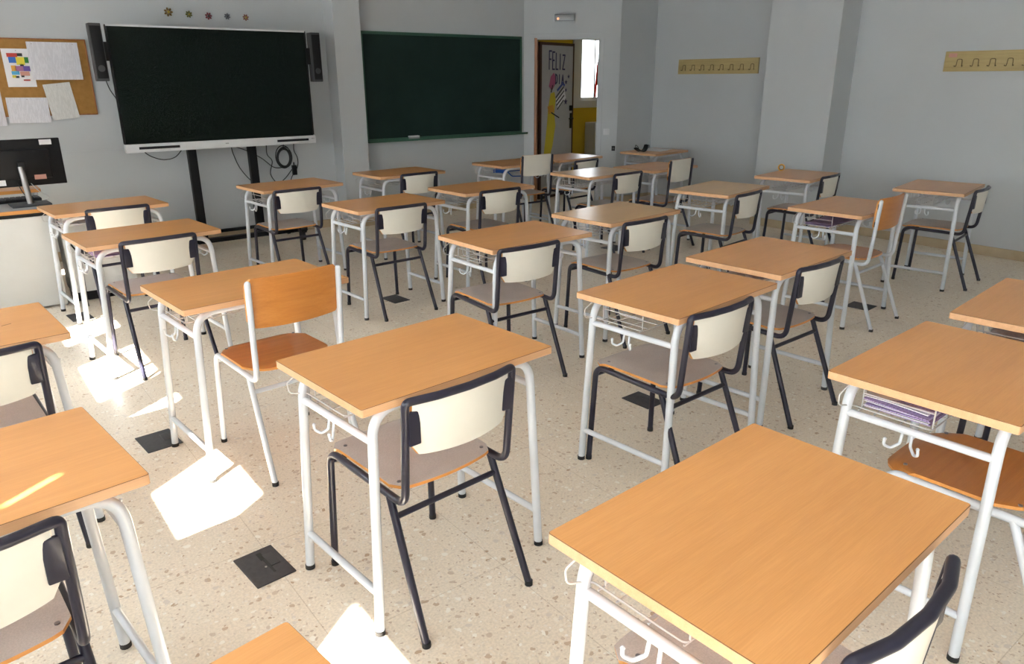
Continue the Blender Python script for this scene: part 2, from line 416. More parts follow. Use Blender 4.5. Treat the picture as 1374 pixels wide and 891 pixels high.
# ------------------------------------------------------------------ school chairs
def make_chair(style):
    """style: 'slate' (top bar), 'open' (slate frame, no top bar), 'white' (white frame, plywood)"""
    root = empty('school_chair', (0, 0, 0))
    tm = M['white_tube'] if style == 'white' else M['dark_tube']
    r = .0118
    bar = style == 'slate'
    ztop = .742 if bar else .822
    yb, yt = -.243, (-.272 if bar else -.268)
    def half(sx): return [(sx * .203, .185, .008), (sx * .190, .172, .427), (sx * .188, yb, .417), (sx * .190, yt, ztop)]
    for sx in (-1, 1):
        p = dens(fillet(half(sx), [.05, .05], 8), .03)
        lab = lambda q: 0 if q.y > .10 else (1 if (q.y > -.16 and q.z < .46) else 2)
        for l, seg in split(p, lab):
            if l == 0:
                o = tube_obj('leg', seg, r, tm, root, 12); cap_foot(sx * .203, .185, .0132, o)
            elif l == 1: tube_obj('seat_rail', seg, r, tm, root, 12)
            elif not bar:
                o = tube_obj('back_post', seg, r, tm, root, 12)
                b2 = bmesh.new(); bmesh.ops.create_uvsphere(b2, u_segments=12, v_segments=6, radius=r, matrix=Matrix.Translation(seg[-1])); link('post_cap', b2, tm, o)
            else: half_back = seg if sx == -1 else half_back
            if l == 2 and bar and sx == 1: hb2 = seg
        # rear legs
        top = Vector((sx * .189, -.165, .416)); ft = Vector((sx * .203, -.332, .008))
        o = tube_obj('leg', [top, ft], r, tm, root, 12); cap_foot(sx * .203, -.333, .0132, o)
    if bar:
        a = half_back[:-1]; b = hb2[:-1]
        corner = fillet([a[-1], (-.190, yt, ztop), (-.10, yt - .026, ztop + .004), (0, yt - .034, ztop + .005), (.10, yt - .026, ztop + .004), (.190, yt, ztop), b[-1]], [.035, .08, .1, .08, .035], 6)
        tube_obj('back_frame', a[:-1] + corner + b[:-1][::-1], r, tm, root, 12)
    def rl(sx, z): t = (z - .008) / (.416 - .008); return Vector((sx * (.203 - .014 * t), -.332 + .167 * t, z))
    tube_obj('stretcher', [rl(-1, .357), rl(1, .357)], .0095, tm, root)
    tube_obj('stretcher', [(-.191, .170, .392), (.191, .170, .392)], .0085, tm, root)
    # seat
    hw = .183 if style != 'white' else .192
    def seat(u, v):
        x = -hw + 2 * hw * u
        e = abs(x) / hw
        cr = (.035 * max(0, (e - .82) / .18) ** 2) if style != 'white' else .075 * max(0, (e - .55) / .45) ** 2.4
        y0 = -.190 - .026 * (1 - e ** 2) + cr; y1 = .195 + .006 * (1 - e ** 2) - cr
        y = y0 + (y1 - y0) * v
        z = .4435 - .006 * (1 - e ** 2) * math.sin(math.pi * min(1, max(0, v)))
        f = max(0, (v - .86) / .14); z -= (.012 if style == 'slate' or style == 'open' else .022) * f * f
        b = max(0, (.1 - v) / .1); z -= .002 * b
        return (x, y, z), (0, .3 * f, 1)
    bm = bmesh.new(); sheet(bm, seat, 16, 18, .010)
    s = link('seat', bm, [M['seat'] if style != 'white' else M['ply'], M['ply_edge']], root)
    for sx in (-1, 1):
        for y in (-.165, .135):
            bm = bmesh.new(); tube(bm, [(sx * .155, y, .4435), (sx * .155, y, .4497)], .006, 10); link('rivet', bm, M['rivet'], s)
    # backrest
    if bar: phw, zl, zh, off = .172, .577, .742, 0
    else: phw, zl, zh, off = .197, .640, .838, .017
    def back(u, v):
        x = -phw + 2 * phw * u; e = abs(x) / phw
        cr = .03 * max(0, (e - .86) / .14) ** 2
        zlo = zl + cr - .006 * (1 - e * e); zhi = zh - (0 if bar else cr * .8)
        z = zlo + (zhi - zlo) * v
        lean = (z - .417) / (ztop - .417) * (yt - yb) + yb
        y = lean - (.034 if bar else .026) * (1 - e * e) + off
        return (x, y, z), (.35 * x / phw * 1, 1, .09)
    bm = bmesh.new(); sheet(bm, back, 18, 8, .009)
    link('backrest', bm, [M['cream'] if style != 'white' else M['ply'], M['ply_edge']], root)
    for sx in (-1, 1):
        bm = bmesh.new()
        zc = .665; y = (zc - .417) / (ztop - .417) * (yt - yb) + yb
        if bar: box(bm, (sx * .148, y - .014, .612), (sx * .185, y - .002, .712), .004)
        else:
            for z in (.68, .79):
                y = (z - .417) / (ztop - .417) * (yt - yb) + yb
                box(bm, (sx * .186, y + .004, z - .016), (sx * .199, y + .013, z + .016), .003)
        link('bracket', bm, M['black_plastic'] if not bar else tm, root)
    return root

# ------------------------------------------------------------------ placement
DESKS = [  # x, y, angle, label
 (1.069, 1.870, 4.9, 'beech desk in the centre foreground, right behind the floor box with the broken flap'),
 (1.134, .671, 3.3, 'nearest and largest beech desk, seen from above at the bottom right'),
 (2.292, 1.864, 5.3, 'beech desk right of centre, its right edge nearly touching the desk to its right'),
 (2.294, .783, 3.2, 'beech desk at the right with purple worksheets in its wire basket'),
 (3.110, 1.990, 4.9, 'farther of two nearly touching beech desks right of centre, papers in its basket'),
 (.945, 3.065, 5.0, 'beech desk left of centre with the all-wood white-framed chair pushed in at its right half'),
 (.853, 4.511, 5.5, 'beech desk at left in second row from the large screen, legs standing in sunlight'),
 (.866, 5.708, 5.4, 'beech desk at left against the white front panel of the computer desk'),
 (2.448, 3.141, 1.5, 'beech desk in the middle whose chair has a pale worn spot on its seat'),
 (3.385, 3.295, 5.5, 'golden-lit desk in the middle of the room, empty top, right of the middle desk'),
 (2.425, 4.599, 4.5, 'beech desk below the pillar, with a floor box on the floor beneath it'),
 (3.398, 4.794, 3.5, 'beech desk below the chalkboard middle, one row behind the desk by the pillar'),
 (2.271, 5.906, 5.8, 'beech desk in front of the coiled cable and the right post of the screen stand'),
 (3.383, 6.083, 3.3, 'beech desk in the front row beneath the left part of the chalkboard'),
 (6.712, 5.963, 9.0, 'beech desk in the far corner with a black mask and papers on top'),
 (4.792, 3.564, 10.0, 'golden-lit desk before the wall pillar, just left of the desk holding the small ring'),
 (5.994, 3.651, 10.0, 'beech desk right by the wall pillar with a small ring standing on its back edge'),
 (4.755, 2.507, 5.0, 'beech desk at right whose chair is all wood on a white frame'),
 (6.165, 2.538, 10.5, 'farthest right beech desk, close to the right wall below the cut off coat rack'),
 (3.168, .831, 5.5, 'beech desk cut off by the right picture edge, beyond the purple worksheets'),
 (-.141, 1.791, 6.5, 'beech desk at lower left with a thin streak of sunlight across its top'),
 (-.116, 2.986, 4.5, 'beech desk cut by the left edge, short dark scratch on its top'),
 (-.019, .676, 7.8, 'beech desk of which only one pale corner shows at the bottom edge'),
 (4.765, 4.915, 3.0, 'beech desk in the right rear with a bright window reflection on its top'),
 (5.530, 4.885, 5.0, 'beech desk joined on the right to the one with the window reflection'),
 (4.690, 6.050, 3.0, 'beech desk under the right end of the chalkboard with a blue folder in its basket'),
 (5.460, 6.130, 5.5, 'beech desk standing directly in front of the open doorway'),
]
CH_S, CH_O, CH_W = 'slate', 'open', 'white'
CHAIRS = [
 (1.018, 1.852, 4.7, CH_S, 'slate-framed chair with cream backrest in the centre foreground, whole from top bar to feet'),
 (1.080, .655, 2.5, CH_S, 'slate-framed chair at the bottom edge, curved top bar poking up beside the nearest desk'),
 (2.185, 1.850, 2.5, CH_S, 'slate-framed chair with taupe seat right of centre, pushed under the desk above the nearest desk'),
 (2.285, .700, 3.0, CH_W, 'white-framed wooden chair at the right edge, only its brown seat and white rear leg showing'),
 (3.100, 1.995, 2.0, CH_S, 'slate-framed chair right of centre, at the farther of the two nearly touching desks'),
 (1.005, 2.988, 4.6, CH_W, 'white-framed chair with orange plywood seat and back, left of centre in the sunlit aisle'),
 (.850, 4.506, 5.0, CH_S, 'slate-framed chair with cream back at left, second row from the large screen'),
 (.890, 5.740, 4.0, CH_S, 'slate-framed chair at left tucked at the desk before the computer desk'),
 (2.310, 3.115, -1.0, CH_S, 'slate-framed chair in the middle of the room with a pale worn spot on its seat'),
 (3.280, 3.230, 2.0, CH_S, 'slate-framed chair in the middle at the golden-lit desk above a floor box'),
 (2.396, 4.594, 2.5, CH_S, 'slate-framed chair standing over a dark floor box, below the pillar'),
 (3.375, 4.800, 2.0, CH_S, 'slate-framed chair below the chalkboard middle, one row back from the front row'),
 (2.165, 5.800, 3.0, CH_S, 'slate-framed chair in front of the screen stand, at the desk before the coiled cable'),
 (3.420, 6.085, 3.5, CH_S, 'slate-framed chair in the front row below the left part of the chalkboard'),
 (4.650, 3.500, 9.0, CH_S, 'slate-framed chair at right, at the golden-lit desk before the wall pillar'),
 (6.050, 3.670, 9.0, CH_S, 'slate-framed chair beside the wall pillar, at the desk with the ring'),
 (4.720, 2.473, 4.5, CH_W, 'white-framed chair with orange plywood back at right, a dark floor box behind its leg'),
 (6.186, 2.528, 9.0, CH_S, 'farthest right slate-framed chair, near the right wall'),
 (3.120, .800, 4.0, CH_S, 'mostly hidden slate-framed chair at right, two dark legs showing below the desk with purple worksheets'),
 (-.155, 1.765, 4.0, CH_S, 'slate-framed chair cut by the lower left edge, cream back and big dark bracket'),
 (-.060, 2.960, 4.0, CH_S, 'slate-framed chair at the left edge with sunlight falling on its post'),
 (4.870, 4.910, 5.0, CH_S, 'slate-framed chair at the desk with the window reflection'),
 (5.450, 4.800, 9.0, CH_O, 'tall cream-backed chair without a top bar, right rear near the far corner'),
 (4.735, 5.985, 0.0, CH_O, 'tall cream-backed chair without a top bar, between chalkboard end and open door'),
 (5.330, 5.960, 9.0, CH_S, 'slate-framed chair at the desk in front of the doorway'),
]
D0 = make_desk()
DOBJ = []
for i, (x, y, a, lab) in enumerate(DESKS):
    d = D0 if i == 0 else copy_tree(D0)
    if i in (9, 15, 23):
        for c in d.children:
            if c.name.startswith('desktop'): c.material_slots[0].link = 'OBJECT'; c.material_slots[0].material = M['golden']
    d.location = (x, y, 0); d.rotation_euler = (0, 0, R(a)); tag(d, lab, 'desk', 'single school desks set out in rows'); DOBJ.append(d)
protos = {}
for x, y, a, st, lab in CHAIRS:
    if st not in protos: c = protos[st] = make_chair(st)
    else: c = copy_tree(protos[st])
    c.location = (x, y, 0); c.rotation_euler = (0, 0, R(a)); tag(c, lab, 'chair', 'school chairs at the desks')

def at_desk(i, lx, ly, z):
    x, y, a, _ = DESKS[i]; a = R(a)
    return Vector((x + math.cos(a) * lx - math.sin(a) * ly, y + math.sin(a) * lx + math.cos(a) * ly, z))

# ------------------------------------------------------------------ room shell
ZC = 2.95
def struct(name, bm, mats, smooth=False): return tag(link(name, bm, mats, None, smooth), kind='structure')
def sbox(name, lo, hi, mat, bev=0):
    bm = bmesh.new(); box(bm, lo, hi, bev); return struct(name, bm, mat)

def quad_room(pts, name, z0, z1, mat, th=.15):
    pass
bm = bmesh.new(); box(bm, (-1.35, -3.65, -.12), (7.6, 7.8, 0)); box(bm, (7.6, 4.5, -.12), (7.75, 7.8, 0)); floor = struct('floor', bm, M['floor'])
sbox('floor_corridor', (5.2, 7.8, -.12), (10.8, 9.45, -.001), M['corr_floor'])
sbox('floor_corridor', (7.75, 5.8, -.12), (10.8, 7.8, -.001), M['corr_floor'])
sbox('ceiling', (-1.35, -3.65, ZC), (10.8, 9.45, ZC + .12), M['ceiling'])
sbox('wall_front', (-1.35, 7.65, 0), (6.10, 7.80, ZC), M['wall'])
sbox('wall_front_pillar', (3.47, 7.43, 0), (3.77, 7.65, ZC), M['wall'], .004)
# diagonal door wall: from (6.10,7.65) to (6.94,6.81)
DW = empty('tmp', (6.10, 7.65, 0), R(-45)); DWm = Matrix.Translation((6.10, 7.65, 0)) @ Matrix.Rotation(R(-45), 4, 'Z'); bpy.data.objects.remove(DW)
JL, JR, WL, HT = .131, .944, 1.188, 2.022
bm = bmesh.new()
box(bm, (0, 0, 0), (JL, .15, ZC), mat=DWm); box(bm, (JR, 0, 0), (WL, .15, ZC), mat=DWm); box(bm, (JL, 0, HT), (JR, .15, ZC), mat=DWm)
struct('wall_door', bm, M['wall'])
sbox('wall_alcove', (6.94, 6.81, 0), (7.73, 6.96, ZC), M['wall'])
sbox('wall_right_far', (7.58, 4.5, 0), (7.73, 6.81, ZC), M['wall'])
sbox('wall_right_pillar', (7.107, 4.07, 0), (7.58, 4.848, ZC), M['wall'], .004)
sbox('wall_right', (7.445, -3.5, 0), (7.595, 4.07, ZC), M['wall'])
sbox('wall_back', (-1.35, -3.65, 0), (7.595, -3.5, ZC), M['wall'])
# unseen left wall, window openings shaped so sun patches land on the floor
OPEN = [(-3.3, -2.0), (-1.85, -.6), (-.30, .42), (.703, .815), (1.14, 1.74), (2.30, 2.50), (2.74, 3.45), (3.78, 4.25), (5.4, 6.2)]  # narrow slit added to cast a sun streak on one desk
ZS, ZH, ZM = .90, 2.31, 1.82
bm = bmesh.new(); box(bm, (-1.35, -3.5, 0), (-1.2, 7.65, ZS)); box(bm, (-1.35, -3.5, ZH), (-1.2, 7.65, ZC))
y = -3.5
for a, b in OPEN + [(7.65, 7.65)]:
    if a > y: box(bm, (-1.35, y, ZS), (-1.2, a, ZH))
    y = b
struct('wall_left', bm, M['wall'])
for i, (a, b) in enumerate(OPEN):
    ZM = 1.82 if i != 3 else 2.06
    bm = bmesh.new(); t = .022
    box(bm, (-1.30, a, ZS), (-1.24, a + t, ZH)); box(bm, (-1.30, b - t, ZS), (-1.24, b, ZH)); box(bm, (-1.30, a, ZS), (-1.24, b, ZS + t)); box(bm, (-1.30, a, ZH - t), (-1.24, b, ZH))
    f = struct('window_%d' % (i + 1), bm, M['white_plastic'])
    bm = bmesh.new(); box(bm, (-1.295, a + t, ZM - .02), (-1.245, b - t, ZM + .02)); link('transom', bm, M['white_plastic'], f, False)
    bm = bmesh.new(); box(bm, (-1.272, a + t, ZM + .02), (-1.268, b - t, ZH - t)); link('window_pane', bm, M['glass'], f, False)
    bm = bmesh.new(); vv = [bm.verts.new(q) for q in ((-1.27, a + t, ZS + t), (-1.27, b - t, ZS + t), (-1.27, b - t, ZM - .02), (-1.27, a + t, ZM - .02))]; bm.faces.new(vv); link('sun_stop_pane', bm, M['sun_stop'], f, False)  # unseen diffusing pane, added to stop the low sun
# corridor
sbox('wall_corridor_left', (5.05, 7.8, 0), (5.2, 9.45, ZC), M['yellow'])
sbox('wall_corridor_right', (10.8, 5.65, 0), (10.95, 9.45, ZC), M['yellow'])
sbox('wall_corridor_end', (7.73, 5.65, 0), (10.8, 5.8, ZC), M['yellow'])
bm = bmesh.new(); cx0, cx1, cz0, cz1 = 8.55, 9.75, 1.19, 2.19
box(bm, (5.05, 9.3, 0), (10.95, 9.45, cz0)); box(bm, (5.05, 9.3, cz1), (10.95, 9.45, ZC)); box(bm, (5.05, 9.3, cz0), (cx0, 9.45, cz1)); box(bm, (cx1, 9.3, cz0), (10.95, 9.45, cz1))
struct('wall_corridor_front', bm, M['yellow'])
bm = bmesh.new()
def frame_rect(bm, x0, x1, z0, z1, w, y0, y1):
    box(bm, (x0, y0, z0), (x0 + w, y1, z1), .002); box(bm, (x1 - w, y0, z0), (x1, y1, z1), .002)
    box(bm, (x0 + w, y0, z0), (x1 - w, y1, z0 + w), .002); box(bm, (x0 + w, y0, z1 - w), (x1 - w, y1, z1), .002)
frame_rect(bm, cx0 - .14, cx1 + .14, cz0 - .10, cz1 + .12, .115, 9.27, 9.30)
frame_rect(bm, cx0, cx1, cz0, cz1, .06, 9.32, 9.38)
box(bm, (cx0 + .06, 9.335, cz0 + .06), (cx0 + .10, 9.365, cz1 - .06)); box(bm, (8.925, 9.335, cz0 + .06), (8.95, 9.365, cz1 - .06))
wn = struct('window_10', bm, M['white_panel'])
bm = bmesh.new(); box(bm, (cx0 + .05, 9.348, cz0 + .05), (cx1 - .05, 9.352, cz1 - .05)); link('window_pane', bm, M['glass'], wn, False)
bm = bmesh.new()
b2 = bmesh.new(); vs = [b2.verts.new(p) for p in [(8.955, 9.343, 1.25), (8.955, 9.343, 1.42), (8.99, 9.343, 1.75), (9.04, 9.343, 1.92), (9.12, 9.343, 1.98), (9.07, 9.343, 1.75), (9.01, 9.343, 1.50), (8.99, 9.343, 1.25)]]
b2.faces.new(vs); r = bmesh.ops.extrude_face_region(b2, geom=b2.faces[:]); bmesh.ops.translate(b2, verts=[v for v in r['geom'] if isinstance(v, bmesh.types.BMVert)], vec=(0, -.002, 0)); merge(bm, b2)
link('window_film', bm, M['glass_red'], wn, False)
bm = bmesh.new(); box(bm, (9.0, 9.340, 1.44), (9.06, 9.342, 1.60)); box(bm, (9.07, 9.340, 1.36), (9.42, 9.342, 1.62)); link('window_film', bm, M['glass_yellow'], wn, False)

# skirtings
bm = bmesh.new(); box(bm, (-1.2, 7.636, 0), (3.47, 7.65, .085), .002); box(bm, (3.77, 7.636, 0), (6.09, 7.65, .085), .002); struct('baseboard_front', bm, M['skirting'])
bm = bmesh.new(); box(bm, (3.456, 7.416, 0), (3.784, 7.43, .085), .002); box(bm, (3.456, 7.43, 0), (3.47, 7.636, .085), .002); struct('baseboard_pillar', bm, M['skirting'])
bm = bmesh.new(); box(bm, (7.431, -3.4, 0), (7.445, 4.056, .085), .002); box(bm, (7.093, 4.056, 0), (7.445, 4.07, .085), .002); box(bm, (7.093, 4.07, 0), (7.107, 4.848, .085), .002)
box(bm, (7.566, 4.85, 0), (7.58, 6.796, .085), .002); box(bm, (6.95, 6.796, 0), (7.58, 6.81, .085), .002); struct('baseboard_right', bm, M['skirting'])
bm = bmesh.new(); box(bm, (.0, -.014, 0), (JL - .045, 0, .085), mat=DWm); box(bm, (JR + .045, -.014, 0), (WL - .01, 0, .085), mat=DWm); struct('baseboard_door', bm, M['skirting'])

# door frame + leaf
bm = bmesh.new()
box(bm, (JL - .045, -.012, 0), (JL + .002, 0, HT + .045), .003, mat=DWm); box(bm, (JR - .002, -.012, 0), (JR + .045, 0, HT + .045), .003, mat=DWm); box(bm, (JL, -.012, HT - .002), (JR, 0, HT + .045), .003, mat=DWm)
struct('trim_1', bm, M['wall'])
bm = bmesh.new(); box(bm, (JL, .0, 0), (JL + .035, .15, HT), mat=DWm); struct('trim_2', bm, M['brown_wood'])
bm = bmesh.new(); box(bm, (JR - .02, .0, 0), (JR, .15, HT), mat=DWm); box(bm, (JL + .035, 0, HT - .02), (JR - .02, .15, HT), mat=DWm); struct('trim_3', bm, M['wall'])
hinge = DWm @ Vector((JL + .045, .155, 0))
LW, LH = .79, 1.985
leaf_a = math.atan2(7.81 - hinge.y, 6.99 - hinge.x)
door = tag(empty('door_1', hinge, leaf_a), kind='structure')
bm = bmesh.new(); box(bm, (.035, -.018, .04), (LW - .03, .018, LH - .035)); link('door_panel', bm, M['door_paint'], door, False)
bm = bmesh.new(); box(bm, (0, -.02, .01), (.036, .02, LH)); box(bm, (LW - .031, -.02, .01), (LW, .02, LH)); box(bm, (.036, -.02, LH - .036), (LW - .031, .02, LH)); box(bm, (.036, -.02, .01), (LW - .031, .02, .045))
link('door_edging', bm, M['dark_brown'], door, False)
bm = bmesh.new(); tube(bm, [(LW - .06, -.022, 1.03), (LW - .06, -.06, 1.03)], .012, 10); tube(bm, fillet([(LW - .06, -.06, 1.03), (LW - .16, -.062, 1.03)], .01), .009, 10); box(bm, (LW - .085, -.024, .90), (LW - .035, -.018, 1.10), .002)
link('door_handle', bm, M['black_plastic'], door)
bm = bmesh.new(); box(bm, (LW - .10, -.04, 1.13), (LW - .03, -.018, 1.20), .004); link('door_lock', bm, M['black_plastic'], door)
# painting on the leaf (strokes laid on the panel)
def strokes(name, lines, w, mat, parent, y=-.0185, th=.002):
    bm = bmesh.new()
    for ln in lines:
        for (x0, z0), (x1, z1) in zip(ln, ln[1:]):
            dx, dz = x1 - x0, z1 - z0; L = math.hypot(dx, dz) or 1e-6; nx, nz = -dz / L * w / 2, dx / L * w / 2; ex, ez = dx / L * w * .3, dz / L * w * .3
            q = [(x0 + nx - ex, z0 + nz - ez), (x0 - nx - ex, z0 - nz - ez), (x1 - nx + ex, z1 - nz + ez), (x1 + nx + ex, z1 + nz + ez)]
            A = [bm.verts.new((a, y, b)) for a, b in q]; B = [bm.verts.new((a, y - th, b)) for a, b in q]
            bm.faces.new(B); 
            for k in range(4): bm.faces.new((A[k], A[(k + 1) % 4], B[(k + 1) % 4], B[k]))
    return link(name, bm, mat, parent, False)
def poly(name, pts, mat, parent, y=-.0182, th=.0015):
    bm = bmesh.new(); A = [bm.verts.new((a, y, b)) for a, b in pts]; B = [bm.verts.new((a, y - th, b)) for a, b in pts]
    bm.faces.new(B); n = len(pts)
    for k in range(n): bm.faces.new((A[k], A[(k + 1) % n], B[(k + 1) % n], B[k]))
    return link(name, bm, mat, parent, False)
LET = {'F': [[(0, 0), (0, 1), (.9, 1)], [(0, .55), (.7, .55)]], 'E': [[(.8, 0), (0, 0), (0, 1), (.8, 1)], [(0, .52), (.65, .52)]], 'L': [[(0, 1), (0, 0), (.8, 0)]],
       'I': [[(.3, 0), (.3, 1)]], 'Z': [[(0, 1), (.9, 1), (0, 0), (.9, 0)]], 'D': [[(0, 0), (0, 1), (.6, .85), (.75, .5), (.6, .15), (0, 0)]], 'A': [[(0, 0), (.45, 1), (.9, 0)], [(.2, .4), (.7, .4)]]}
def word(s, x, z, cw, h, w, mat):
    ls = []
    for k, ch in enumerate(s):
        for ln in LET[ch]: ls.append([(x + (k + .75 * a) * cw, z + b * h * (1 - .05 * k)) for a, b in ln])
    return strokes('painted_word', ls, w, mat, door)
word('FELIZ', .20, 1.66, .078, .22, .019, M['ink_navy'])
word('DIA', .35, 1.48, .072, .12, .017, M['ink_navy'])
poly('painted_figure', [(.20, 1.45), (.24, 1.57), (.31, 1.62), (.36, 1.55), (.33, 1.46), (.27, 1.40)], M['paint_pink'], door)
poly('painted_figure', [(.24, 1.36), (.33, 1.38), (.36, 1.28), (.33, 1.12), (.36, .95), (.30, .70), (.20, .48), (.10, .44), (.10, .62), (.16, .95), (.19, 1.20)], M['paint_yellow'], door)
poly('painted_figure', [(.17, 1.20), (.30, 1.22), (.33, 1.13), (.20, 1.10)], M['paint_orange'], door, y=-.0192)
poly('painted_book', [(.36, 1.28), (.56, 1.42), (.60, 1.30), (.42, 1.16)], M['paper_blank'], door, y=-.0190)
strokes('painted_lines', [[(.36, 1.31), (.54, 1.44)], [(.37, 1.26), (.55, 1.39)], [(.38, 1.21), (.55, 1.33)], [(.40, 1.16), (.54, 1.27)], [(.26, 1.12), (.44, 1.05)], [(.25, 1.38), (.28, 1.46)]], .016, M['ink_black'], door, y=-.0205)
strokes('painted_lines', [[(.40, 1.40), (.52, 1.48)], [(.50, 1.50), (.56, 1.46)]], .03, M['paint_blue'], door)
for sx_, sz_, sr in ((.60, 1.50, .035), (.60, 1.40, .028), (.60, 1.25, .045), (.66, 1.57, .03)):
    st = []
    for k in range(10): rr = sr if k % 2 == 0 else sr * .45; st.append((sx_ + rr * math.sin(k * math.pi / 5), sz_ + rr * math.cos(k * math.pi / 5)))
    poly('painted_star', st, M['ink_navy'], door)

# radiator-like white cabinet in corridor
rt = empty('storage_cabinet', (8.98, 9.16, 0), label='white low cabinet in the corridor beneath the window', cat='cabinet')
bm = bmesh.new(); box(bm, (-.28, -.12, .03), (.55, .12, .86), .006); link('body', bm, M['white_panel'], rt)
for k in range(2):
    bm = bmesh.new(); box(bm, (-.27 + k * .41, -.134, .06), (.125 + k * .41, -.12, .84), .004); o = link('door', bm, M['white_panel'], rt)
    bm = bmesh.new(); tube(bm, [(.10 + k * .07, -.134, .45), (.10 + k * .07, -.15, .45)], .01, 8); link('knob', bm, M['steel'], o)
bm = bmesh.new(); box(bm, (-.27, -.11, 0), (.54, .11, .03)); link('plinth', bm, M['black_plastic'], rt, False)

# exit light above the door
ex = empty('emergency_light', (0, 0, 0), label='small clear emergency light box above the doorway', cat='light'); ex.matrix_world = DWm @ Matrix.Translation((.50, 0, 2.245))
bm = bmesh.new(); box(bm, (-.13, -.02, -.045), (.13, 0, .045), .004); link('base_plate', bm, M['white_plastic'], ex)
bm = bmesh.new(); box(bm, (-.122, -.062, -.038), (.122, -.02, .038), .010); link('diffuser', bm, M['clear_plastic'], ex)
bm = bmesh.new(); b2 = bmesh.new(); bmesh.ops.create_icosphere(b2, subdivisions=2, radius=.013, matrix=Matrix.Translation((-.075, -.062, -.012))); merge(bm, b2); link('pilot_lamp', bm, M['pilot'], ex)

# light switch and small holder on the alcove edge
sw = empty('light_switch', (0, 0, 0), label='white light switch on the wall right of the doorway', cat='switch'); sw.matrix_world = DWm @ Matrix.Translation((1.055, 0, .905))
bm = bmesh.new(); box(bm, (-.04, -.009, -.04), (.04, 0, .04), .003); link('plate', bm, M['white_plastic'], sw)
bm = bmesh.new(); box(bm, (-.022, -.014, -.025), (.022, -.008, .025), .002); link('rocker', bm, M['white_plastic'], sw)
sk = empty('wall_socket', (0, 0, 0), label='small dark wall socket at the corner right of the doorway, above desk height', cat='socket'); sk.matrix_world = DWm @ Matrix.Translation((1.15, 0, .70))
bm = bmesh.new(); box(bm, (-.022, -.02, -.03), (.022, 0, .03), .003); link('housing', bm, M['black_plastic'], sk)
bm = bmesh.new(); tube(bm, [(0, -.02, 0), (0, -.023, 0)], .013, 12); link('inlet', bm, M['speaker'], sk)

# ------------------------------------------------------------------ chalkboard
cb = empty('chalkboard', (4.955, 7.65, 1.46), label='large dark green chalkboard on the front wall beside the door', cat='chalkboard')
bx, bz = 1.095, .575
bm = bmesh.new(); box(bm, (-bx + .02, -.018, -bz + .02), (bx - .02, -.004, bz - .02)); link('writing_surface', bm, M['board'], cb, False)
bm = bmesh.new(); box(bm, (-bx, -.028, bz - .03), (bx, 0, bz), .003); box(bm, (-bx, -.028, -bz), (bx, 0, -bz + .03), .003); box(bm, (-bx, -.028, -bz + .03), (-bx + .024, 0, bz - .03), .003); box(bm, (bx - .024, -.028, -bz + .03), (bx, 0, bz - .03), .003)
link('frame', bm, M['green_frame'], cb)
bm = bmesh.new(); box(bm, (-bx, -.085, -bz - .008), (bx + .05, 0, -bz + .006), .003); box(bm, (-bx, -.087, -bz - .002), (bx + .05, -.080, -bz + .016), .002); link('chalk_tray', bm, M['green_frame'], cb)
er = empty('board_eraser', (4.45, 7.612, .8915), label='pale felt eraser lying on the chalkboard tray', cat='eraser')
bm = bmesh.new(); box(bm, (-.065, -.022, 0), (.065, .022, .022), .004); link('felt', bm, M['grey_top'], er)
bm = bmesh.new(); box(bm, (-.065, -.022, .022), (.065, .022, .040), .005); link('grip', bm, M['white_plastic'], er)

# ------------------------------------------------------------------ interactive screen on stand
tv = empty('interactive_display', (2.215, 7.245, .945), label='large switched off interactive screen with white lower bezel', cat='screen')
w2 = .865
bm = bmesh.new(); box(bm, (-w2, 0, .07), (w2, .056, 1.04), .006); link('housing', bm, M['black_plastic'], tv)
bm = bmesh.new(); box(bm, (-w2 + .012, -.003, .078), (w2 - .012, .001, 1.028)); link('screen', bm, M['screen'], tv, False)
bm = bmesh.new(); box(bm, (-w2, -.02, 0), (w2 + .012, .056, .072), .006); lb = link('lower_bezel', bm, M['white_plastic'], tv)
for a, b in ((-.76, -.42), (.48, .80)):
    bm = bmesh.new(); box(bm, (a, -.024, .026), (b, -.019, .048), .002); link('pen_tray', bm, M['black_plastic'], lb)
for k in range(3):
    bm = bmesh.new(); tube(bm, [(.83 + k * .012, -.021, .045), (.83 + k * .012, -.024, .045)], .003, 8); link('button', bm, M['speaker'], lb)
bm = bmesh.new(); box(bm, (-.015, -.0225, .036), (.015, -.0195, .046)); link('badge', bm, M['grey_top'], lb)
bm = bmesh.new(); box(bm, (-w2, -.002, 1.028), (w2, .012, 1.043), .002); link('top_trim', bm, M['white_plastic'], tv)
bm = bmesh.new(); box(bm, (w2 - .004, -.004, .08), (w2 + .006, .01, 1.04), .002); link('side_trim', bm, M['black_plastic'], tv)
bm = bmesh.new(); box(bm, (-w2 - .006, -.004, .08), (-w2 + .004, .01, 1.04), .002); link('side_trim', bm, M['black_plastic'], tv)

